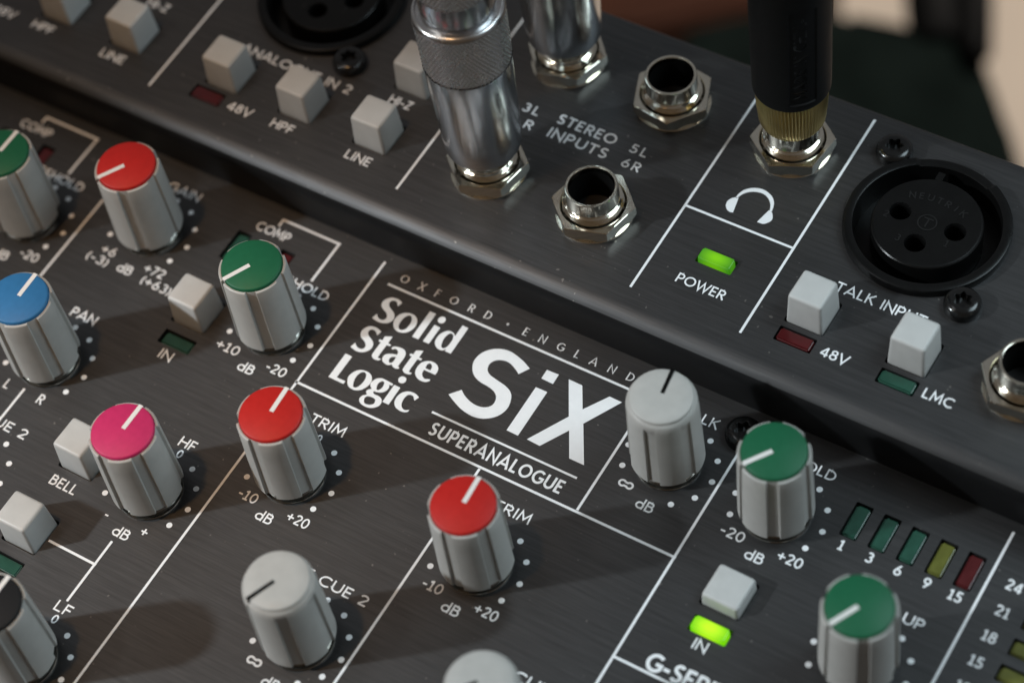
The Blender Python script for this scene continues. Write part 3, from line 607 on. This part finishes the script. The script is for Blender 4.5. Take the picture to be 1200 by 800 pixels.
# ------------------------------------------------------------------ knobs
def knob_body(plain):
    bm = bmesh.new()
    def grooves(t, z):
        # t from +X anticlockwise; pointer at +Y
        a = (math.degrees(t) - 90) % 360
        k = 0.0
        for c in range(60, 360, 60):
            d = abs((a - c + 180) % 360 - 180)
            if d < 10: k = 0.080*min(1, (10-d)/1.3)
        d = min(a, 360-a)
        if d < 3.0: k = 0.16
        fade = 1.0
        if plain: fade = max(0.0, min(1.0, (2.22-z)/.14))
        return 1 - k*fade
    if plain: prof = [(.60, .28), (.775, .28), (.795, .31), (.775, 1.2), (.752, 2.0), (.748, 2.12), (.742, 2.20), (.725, 2.29), (.70, 2.335), (.665, 2.36), (.60, 2.36)]
    else: prof = [(.60, .28), (.775, .28), (.795, .31), (.775, 1.2), (.752, 2.0), (.742, 2.34), (.732, 2.372), (.715, 2.385), (.682, 2.385), (.678, 2.30), (.60, 2.30)]
    lathe(bm, prof, 288, rfun=grooves)
    return bm
def make_knob(colour):
    plain = colour is None
    k = finish('knob', knob_body(plain), M['knob'], mixer, 32)
    bm = bmesh.new()
    if plain: lathe(bm, [(.664, 2.30), (.664, 2.40), (.655, 2.425), (.63, 2.44), (.35, 2.452), (0, 2.455)], 96)
    else: lathe(bm, [(.672, 2.28), (.672, 2.425), (.662, 2.452), (.637, 2.468), (0, 2.47)], 96)
    finish('cap', bm, M['knob'] if plain else M[colour], k, 50)
    bm = bmesh.new()
    if plain: box(bm, 0, .375, 2.30, 2.458, .085, .64)
    else: box(bm, 0, .362, 2.40, 2.476, .098, .645)
    finish('pointer', bm, M['blackplastic'] if plain else M['pointer'], k, 30)
    bm = bmesh.new()
    lathe(bm, [(.73, 0), (.73, .03), (.715, .05), (.66, .055), (.655, .12), (.63, .14), (.60, .14), (.60, .27), (.40, .36), (.35, .36)], 72)
    finish('collar', bm, M['collar'], k, 35)
    return k
protos = {}
for u, v, colour, ang, label in KNOBS:
    key = colour or 'plain'
    if key not in protos: k = protos[key] = make_knob(colour)
    else: k = copy_tree(protos[key])
    place(k, u, v, 0, -R(ang)); k['label'] = label
    if colour is None: k.scale = (1, 1, 1.04)
# cue knob just outside the frame is left out

# ------------------------------------------------------------------ push buttons
def make_button(h):
    bm = bmesh.new(); box(bm, 0, 0, -0.2, h, .865, .865, .90 if h > .5 else .95)
    bmesh.ops.bevel(bm, geom=[e_ for e_ in bm.edges], offset=.08, segments=5, affect='EDGES', profile=.55)
    return finish('push_button', bm, M['button'], mixer, 60)
bp = {}
for u, v, d, h, label in BUTTONS:
    b = bp[h].copy() if h in bp else make_button(h)
    if h in bp: COL.objects.link(b)
    bp.setdefault(h, b); place(b, u, v, HU*d, R(random.uniform(-1.2, 1.2))); b['label'] = label

# ------------------------------------------------------------------ indicator lights
def make_light(mk, rise):
    bm = bmesh.new(); box(bm, 0, 0, -.2, rise, LW-.07, LH-.07, .97)
    bmesh.ops.bevel(bm, geom=bm.edges[:], offset=.035, segments=3, affect='EDGES')
    return finish('indicator_light', bm, M[mk], mixer, 50)
for u, v, d, ax, mk, rise, label in LIGHTS:
    o = make_light(mk, rise); place(o, u, v, HU*d, 0 if ax == 'u' else R(90)); o['label'] = label

# ------------------------------------------------------------------ jack sockets
def make_jack():
    bm = bmesh.new()
    lathe(bm, [(.50, -.3), (.50, .93), (.515, .955), (.545, .965), (.572, .955), (.582, .93), (.580, .60), (.60, .575), (.645, .565), (.66, .55), (.66, .50), (.64, .48), (.66, .46), (.68, .44), (.68, .38), (.62, .36)], 96)
    j = finish('jack_socket', bm, M['nickel'], mixer, 40)
    bm = bmesh.new(); lathe(bm, [(.60, .0), (.862, .0), (.868, .02), (.868, .045), (.855, .06), (.60, .062)], 96)
    finish('washer', bm, M['nickel'], j, 35)
    # hex nut with chamfered corners
    bm = bmesh.new(); n = 144; RC = .945; AP = RC*math.cos(R(30))
    def hexr(t): return AP/math.cos(((t + R(30)) % R(60)) - R(30))
    z0, z1 = .064, .40
    outer_t, outer_b, ch_t, in_t, in_m, in_b = [], [], [], [], [], []
    for i in range(n):
        t = 2*math.pi*i/n; r = hexr(t); c, s = math.cos(t), math.sin(t)
        over = max(0, r-.845)
        outer_b.append(bm.verts.new((r*c, r*s, z0 + over*.9)))
        outer_t.append(bm.verts.new((r*c, r*s, z1 - .01 - over*.15)))
        q = min(r, .93) - .012
        ch_t.append(bm.verts.new((q*c, q*s, z1))); in_t.append(bm.verts.new((.74*c, .74*s, z1)))
        in_m.append(bm.verts.new((.69*c, .69*s, z1-.06))); in_b.append(bm.verts.new((.69*c, .69*s, z0)))
    lower = [bm.verts.new((.80*math.cos(2*math.pi*i/n), .80*math.sin(2*math.pi*i/n), z0)) for i in range(n)]
    for a, b in ((lower, outer_b), (outer_b, outer_t), (outer_t, ch_t), (ch_t, in_t), (in_t, in_m), (in_m, in_b)):
        for i in range(n):
            k = (i+1) % n; bm.faces.new((a[i], a[k], b[k], b[i]))
    finish('hex_nut', bm, M['nickel'], j, 25)
    bm = bmesh.new(); lathe(bm, [(.495, .82), (.495, -.35), (0, -.35)], 64)
    finish('bore', bm, M['dark'], j, 40)
    return j
jp = None
for u, v, turn, label in JACKS:
    if jp is None: j = jp = make_jack()
    else: j = copy_tree(jp)
    place(j, u, v, HU, R(turn - 30)); j['label'] = label

M['embossed'] = mat("embossed_black", (0.012, 0.012, 0.012), 0.3, spec=0.3)
# ------------------------------------------------------------------ three-hole sockets and screws
def make_xlr():
    bm = bmesh.new(); n = 120
    def gap(t):   # the latch side of the ring is lower
        a = math.degrees(t) % 360
        return 1.0 if 62 < a < 122 else 0.0
    prof = [(1.60, -.2), (1.80, 0), (1.80, .15), (1.785, .19), (1.75, .205), (1.62, .205), (1.585, .19), (1.575, .15), (1.56, -.55), (0, -.55)]
    rings = lathe(bm, prof, n)
    for rg in rings:
        if len(rg) == n:
            for i, vtx in enumerate(rg):
                if gap(2*math.pi*i/n) and vtx.co.z > .1: vtx.co.z -= .07
    x = finish('xlr_socket', bm, M['blackplastic'], mixer, 35)
    holes = [(-.64, .03), (.63, .03), (0.0, -.60)]
    loops = [circle(0, 0, 1.13, 96)] + [circle(a, b, .235, 36) for a, b in holes]
    me = fill('insert', loops, .75, .20)
    b2 = bmesh.new(); b2.from_mesh(me); bpy.data.meshes.remove(me); bmesh.ops.scale(b2, vec=(1/S,)*3, verts=b2.verts)
    lathe(b2, [(1.13, .2), (1.165, .193), (1.19, .17), (1.20, .13), (1.20, -.5)], 96)
    bmesh.ops.remove_doubles(b2, verts=b2.verts, dist=.0005)
    ins = finish('insert', b2, M['blackplastic'], x, 30)
    bm = bmesh.new()
    for a, b in holes: lathe(bm, [(.24, -.35), (0, -.35)], 36, a, b)
    finish('contact', bm, M['dark'], x, 35)
    bm = bmesh.new()
    for a, b in holes: lathe(bm, [(.2345, .05), (.222, .06), (.217, .10), (.222, .16), (.2345, .185)], 36, a, b)
    finish('contact_rim', bm, M['screw'], x, 50)
    emb = Print(.207)
    word = 'NEUTRIK'; 
    for i, c in enumerate(word):
        g = GLYPHS[c]; th = (i-3)*.115; ca, sa = math.cos(-th), math.sin(-th)
        cx, cy = 1.75*math.sin(th), .64 - 1.75*(1-math.cos(th))
        for st in g[1]:
            emb.strip([(cx + ((px-g[0]/2)*.20)*ca - ((py-.5)*.17+.02*px)*sa, cy + ((px-g[0]/2)*.20)*sa + ((py-.5)*.17)*ca) for px, py in st], .032)
    emb.strip(arc(0, 0, .2, .2, 0, 360, 28), .03); emb.line(0, -.13, 0, .1, .035); emb.line(-.11, .1, .11, .1, .035)
    for s_, a, b in (('1', .60, -.42), ('2', -.88, -.25), ('3', -.38, -.72)): emb.text(s_, a, b, None, .18, .16, align='c')
    emb.build('moulded_lettering', x, M['embossed'])
    bm = bmesh.new(); box(bm, -.30, 1.30, -.3, .12, .16, .22); finish('latch', bm, M['blackplastic'], x, 30)
    return x
xp = None
for u, v, label in XLRS:
    if xp is None: x = xp = make_xlr()
    else: x = copy_tree(xp)
    place(x, u, v, HU); x['label'] = label

def make_screw():
    bm = bmesh.new(); n = 72
    def star(t, z): return 1.0
    lathe(bm, [(.40, 0), (.405, .10), (.395, .17), (.36, .235), (.30, .275), (.22, .29)], n)
    # six-lobed socket
    r0 = []; r1 = []; r2 = []
    for i in range(n):
        t = 2*math.pi*i/n; r = .175 + .032*math.cos(6*t)
        r0.append(bm.verts.new((.22*math.cos(t), .22*math.sin(t), .29))); r1.append(bm.verts.new((r*math.cos(t), r*math.sin(t), .285))); r2.append(bm.verts.new((r*.95*math.cos(t), r*.95*math.sin(t), .12)))
    for a, b in ((r0, r1), (r1, r2)):
        for i in range(n): bm.faces.new((a[i], a[(i+1) % n], b[(i+1) % n], b[i]))
    bm.faces.new(r2)
    bmesh.ops.remove_doubles(bm, verts=bm.verts, dist=.0005)
    return finish('screw', bm, M['screw'], mixer, 45)
sp = None
for u, v, d, label in SCREWS:
    if sp is None: s = sp = make_screw()
    else: s = sp.copy(); COL.objects.link(s)
    place(s, u, v, HU*d, R(random.uniform(0, 60))); s['label'] = label

# ================================================================== PLUGS
def knurl_mesh(bm, z0, z1, r0, r1, n=80, pitch=.075, depth=.03):
    """diamond knurl: two crossing spirals of grooves"""
    rings = []; rows = max(6, int((z1-z0)/pitch*6)); m = n*6
    for k in range(rows+1):
        f = k/rows; z = z0+(z1-z0)*f; rg = []
        for i in range(m):
            t = 2*math.pi*i/m; q = 2*math.pi*(z-z0)/pitch
            h = .5*math.cos(n*t + q*.55) + .5*math.cos(n*t - q*.55)
            r = r0+(r1-r0)*f - depth*(.5 - .5*h)
            rg.append(bm.verts.new((r*math.cos(t), r*math.sin(t), z)))
        rings.append(rg)
    for a, b in zip(rings, rings[1:]):
        for i in range(m):
            j = (i+1) % m; bm.faces.new((a[i], a[j], b[j], b[i]))
    return rings

def make_chrome_plug(label, u, v):
    t = thing('jack_plug', label, 'jack plug', (u, v, HU))
    bm = bmesh.new()
    lathe(bm, [(.0, .97), (.60, .97), (.78, .98), (.83, 1.01), (.852, 1.08), (.875, 1.5), (.91, 2.3), (.935, 3.2), (.945, 3.80), (.94, 3.84)], 128)
    finish('barrel', bm, M['chrome'], t, 40)
    bm = bmesh.new(); lathe(bm, [(.0, -.2), (.38, -.2), (.385, .9), (.49, .92), (.49, .98)], 64)
    finish('shaft', bm, M['nickel'], t, 40)
    bm = bmesh.new(); lathe(bm, [(.93, 3.82), (.965, 3.86)], 372); knurl_mesh(bm, 3.86, 5.30, .965, .99, 62, .085, .045)
    lathe(bm, [(.99, 5.30), (.975, 5.36), (.93, 5.42), (.90, 5.42), (.88, 5.36), (.80, 5.36)], 372)
    bmesh.ops.remove_doubles(bm, verts=bm.verts, dist=.0004)
    finish('knurled_collar', bm, M['knurl'], t, 60)
    bm = bmesh.new(); lathe(bm, [(.80, 5.30), (.80, 5.92), (.76, 6.0), (.76, 6.02)], 96); finish('neck', bm, M['chrome'], t, 40)
    bm = bmesh.new(); knurl_mesh(bm, 6.02, 7.4, .78, .76, 50, .085, .04); lathe(bm, [(.76, 7.4), (.76, 7.45), (.70, 10.5), (.55, 10.7), (.3, 10.72)], 300)
    finish('grip', bm, M['knurl'], t, 60)
    bm = bmesh.new(); lathe(bm, [(.36, 10.6), (.36, 16.0), (0, 16.0)], 32); finish('cable', bm, M['softblack'], t, 40)
    return t
M['knurl'] = mat("knurled_chrome", (0.60, 0.59, 0.59), 0.26, metal=1.0, noise=(300, 0.08))
p1 = make_chrome_plug('chrome jack plug with a knurled collar standing in the socket marked 4R', 0.27, 8.02)
p2 = copy_tree(p1); p2.location = (0.27*S, 11.56*S, HU*S); p2.rotation_euler = (0, 0, R(70))
p2['label'] = 'second chrome jack plug, in the socket marked 3L behind the knurled one'
for o in (p1, p2): o['group'] = 'chrome plugs in the stereo inputs'

hp = thing('headphone_plug', 'black headphone plug with a ribbed gold ring above the white headphone symbol', 'headphone plug', (6.05, 11.5, HU))
bm = bmesh.new(); lathe(bm, [(0, -.2), (.38, -.2), (.385, .96), (.47, .97), (.47, 1.04), (.60, 1.06)], 64); finish('shaft', bm, M['nickel'], hp, 40)
bm = bmesh.new()
def ribs(t, z): return 1 + .026*math.cos(64*t)*(1 if 1.15 < z < 2.24 else 0)
lathe(bm, [(.50, 1.06), (.64, 1.06), (.69, 1.09), (.715, 1.19), (.75, 1.6), (.768, 1.95), (.775, 2.22), (.76, 2.27), (.70, 2.30)], 512, rfun=ribs)
finish('gold_ring', bm, M['gold'], hp, 50)
bm = bmesh.new()
cols = 120
def slot(t, z):   # a long recessed window facing the viewer
    a = (math.degrees(t) - (-45) + 180) % 360 - 180
    inside = abs(a) < 21 and 2.45 < z < 5.3
    return .965 if inside else 1.0
zs = [2.20, 2.22, 2.26, 2.32, 2.38, 2.43, 2.46, 2.5] + [2.6+.2*i for i in range(14)] + [5.28, 5.31, 5.5, 7.1, 8.0, 9.0, 10.0, 11.0, 11.6, 11.9, 12.0]
prof = [(0.60, 2.20)]
for z in zs[1:]:
    r = .80 if z < 2.21 else .825 if z < 2.23 else .842 if z < 2.29 else .848 if z < 2.4 else .85 + .015*min(1, (z-2.4)/3)
    if z > 11.5: r = {11.6: .82, 11.9: .70, 12.0: .55}[z]
    prof.append((r, z))
prof.append((.3, 12.02))
lathe(bm, prof, 240, rfun=slot)
finish('sleeve', bm, M['softblack'], hp, 35)
emb = []; ef = []
def wrap_text(s, z0, a0, cap_deg, unit, r):
    z = z0
    for c in s:
        w, sts = GLYPHS[c]
        for st in sts:
            pr_ = Print(0); pr_.strip([(px*unit, py) for px, py in st], .16*unit)
            b = len(emb)
            for x, y, _ in pr_.v:
                a = R(a0 - (y/1.0-.5)*cap_deg*-1)
                emb.append((r*math.cos(a), r*math.sin(a), z + x))
            ef.extend(tuple(b+i for i in f) for f in pr_.f)
        z += (w+.12)*unit
    return z
def wrap2(s, z0, a0, cap_u, r):
    z = z0
    for c in s:
        w, sts = GLYPHS[c]
        pr_ = Print(0)
        for st in sts: pr_.strip([(px*cap_u, py*cap_u) for px, py in st], .17*cap_u)
        b = len(emb)
        for x, y, zz in pr_.v:
            a = R(a0) - (y - cap_u/2)/r
            emb.append(((r+zz)*math.cos(a), (r+zz)*math.sin(a), z + x))
        ef.extend(tuple(b+i for i in f) for f in pr_.f)
        z += (w+.12)*cap_u
wrap2('MADE IN CHINA', 2.62, -49, .275, .834)
link('moulded_lettering', from_pydata('moulded_lettering', emb, ef), M['screw'], hp)
bm = bmesh.new(); lathe(bm, [(.30, 11.9), (.30, 18), (0, 18)], 32); finish('cable', bm, M['softblack'], hp, 40)

# ================================================================== OUT-OF-FOCUS BACKGROUND
def slab(name, pts, z0, z1, m, parent=None, bev=.8):
    bm = bmesh.new(); lo = [bm.verts.new((x, y, z0)) for x, y in pts]; hi = [bm.verts.new((x, y, z1)) for x, y in pts]
    bm.faces.new(list(reversed(lo))); bm.faces.new(hi)
    for i in range(len(pts)):
        j = (i+1) % len(pts); bm.faces.new((lo[i], lo[j], hi[j], hi[i]))
    bmesh.ops.recalc_face_normals(bm, faces=bm.faces)
    bmesh.ops.bevel(bm, geom=bm.edges[:], offset=bev, segments=3, affect='EDGES')
    return finish(name, bm, m, parent, 50)
chair = thing('chair', 'dark upholstered chair out of focus behind the mixer', 'chair', (0, 0, 0))
slab('seat', [(-19, 45), (-15, 49), (-12.0, 50.2), (-9.9, 50.4), (-7.6, 51.0), (-5.2, 51.0), (-3.6, 49.0), (-0.6, 45.6), (3.4, 40), (3, 34), (-6, 30), (-14, 36)], -46, -40, M['seat'], chair, 1.5)
def bar(name, a, b, r, m, parent):
    bm = bmesh.new(); A = Vector(a); B = Vector(b); d = (B-A); L = d.length
    lathe(bm, [(0, 0), (r*.8, 0), (r, r*.3), (r, L-r*.3), (r*.8, L), (0, L)], 24)
    q = d.to_track_quat('Z', 'Y').to_matrix().to_4x4(); bmesh.ops.transform(bm, matrix=Matrix.Translation(A) @ q, verts=bm.verts)
    return finish(name, bm, m, parent, 50)
bar('armrest', (-6.6, 49.6, -40.6), (-11.2, 57.5, -39.5), 1.35, M['arm'], chair)
bar('armrest', (-4.9, 50.0, -41), (-8.3, 57.5, -40), .75, M['arm'], chair)
slab('arm_panel', [(-6.0, 50.0), (-4.4, 50.0), (-7.4, 57.5), (-10.6, 57.5)], -43, -41.6, M['armgrey'], chair, .3)
bar('pedestal', (-7, 40, -95), (-7, 40, -45.5), 2.2, M['arm'], chair)
cabinet = thing('low_cabinet', 'reddish brown wooden cabinet out of focus behind the mixer', 'cabinet', (0, 0, 0))
slab('cabinet_top', [(-52, 50), (-28.9, 59.0), (-23.2, 64.2), (-22, 74), (-52, 74)], -62, -60, M['brownwood'], cabinet, .4)
slab('carcass', [(-51, 52), (-29.5, 60.2), (-24.2, 65), (-23, 73), (-51, 73)], -95, -62.02, M['brownwood'], cabinet, .3)
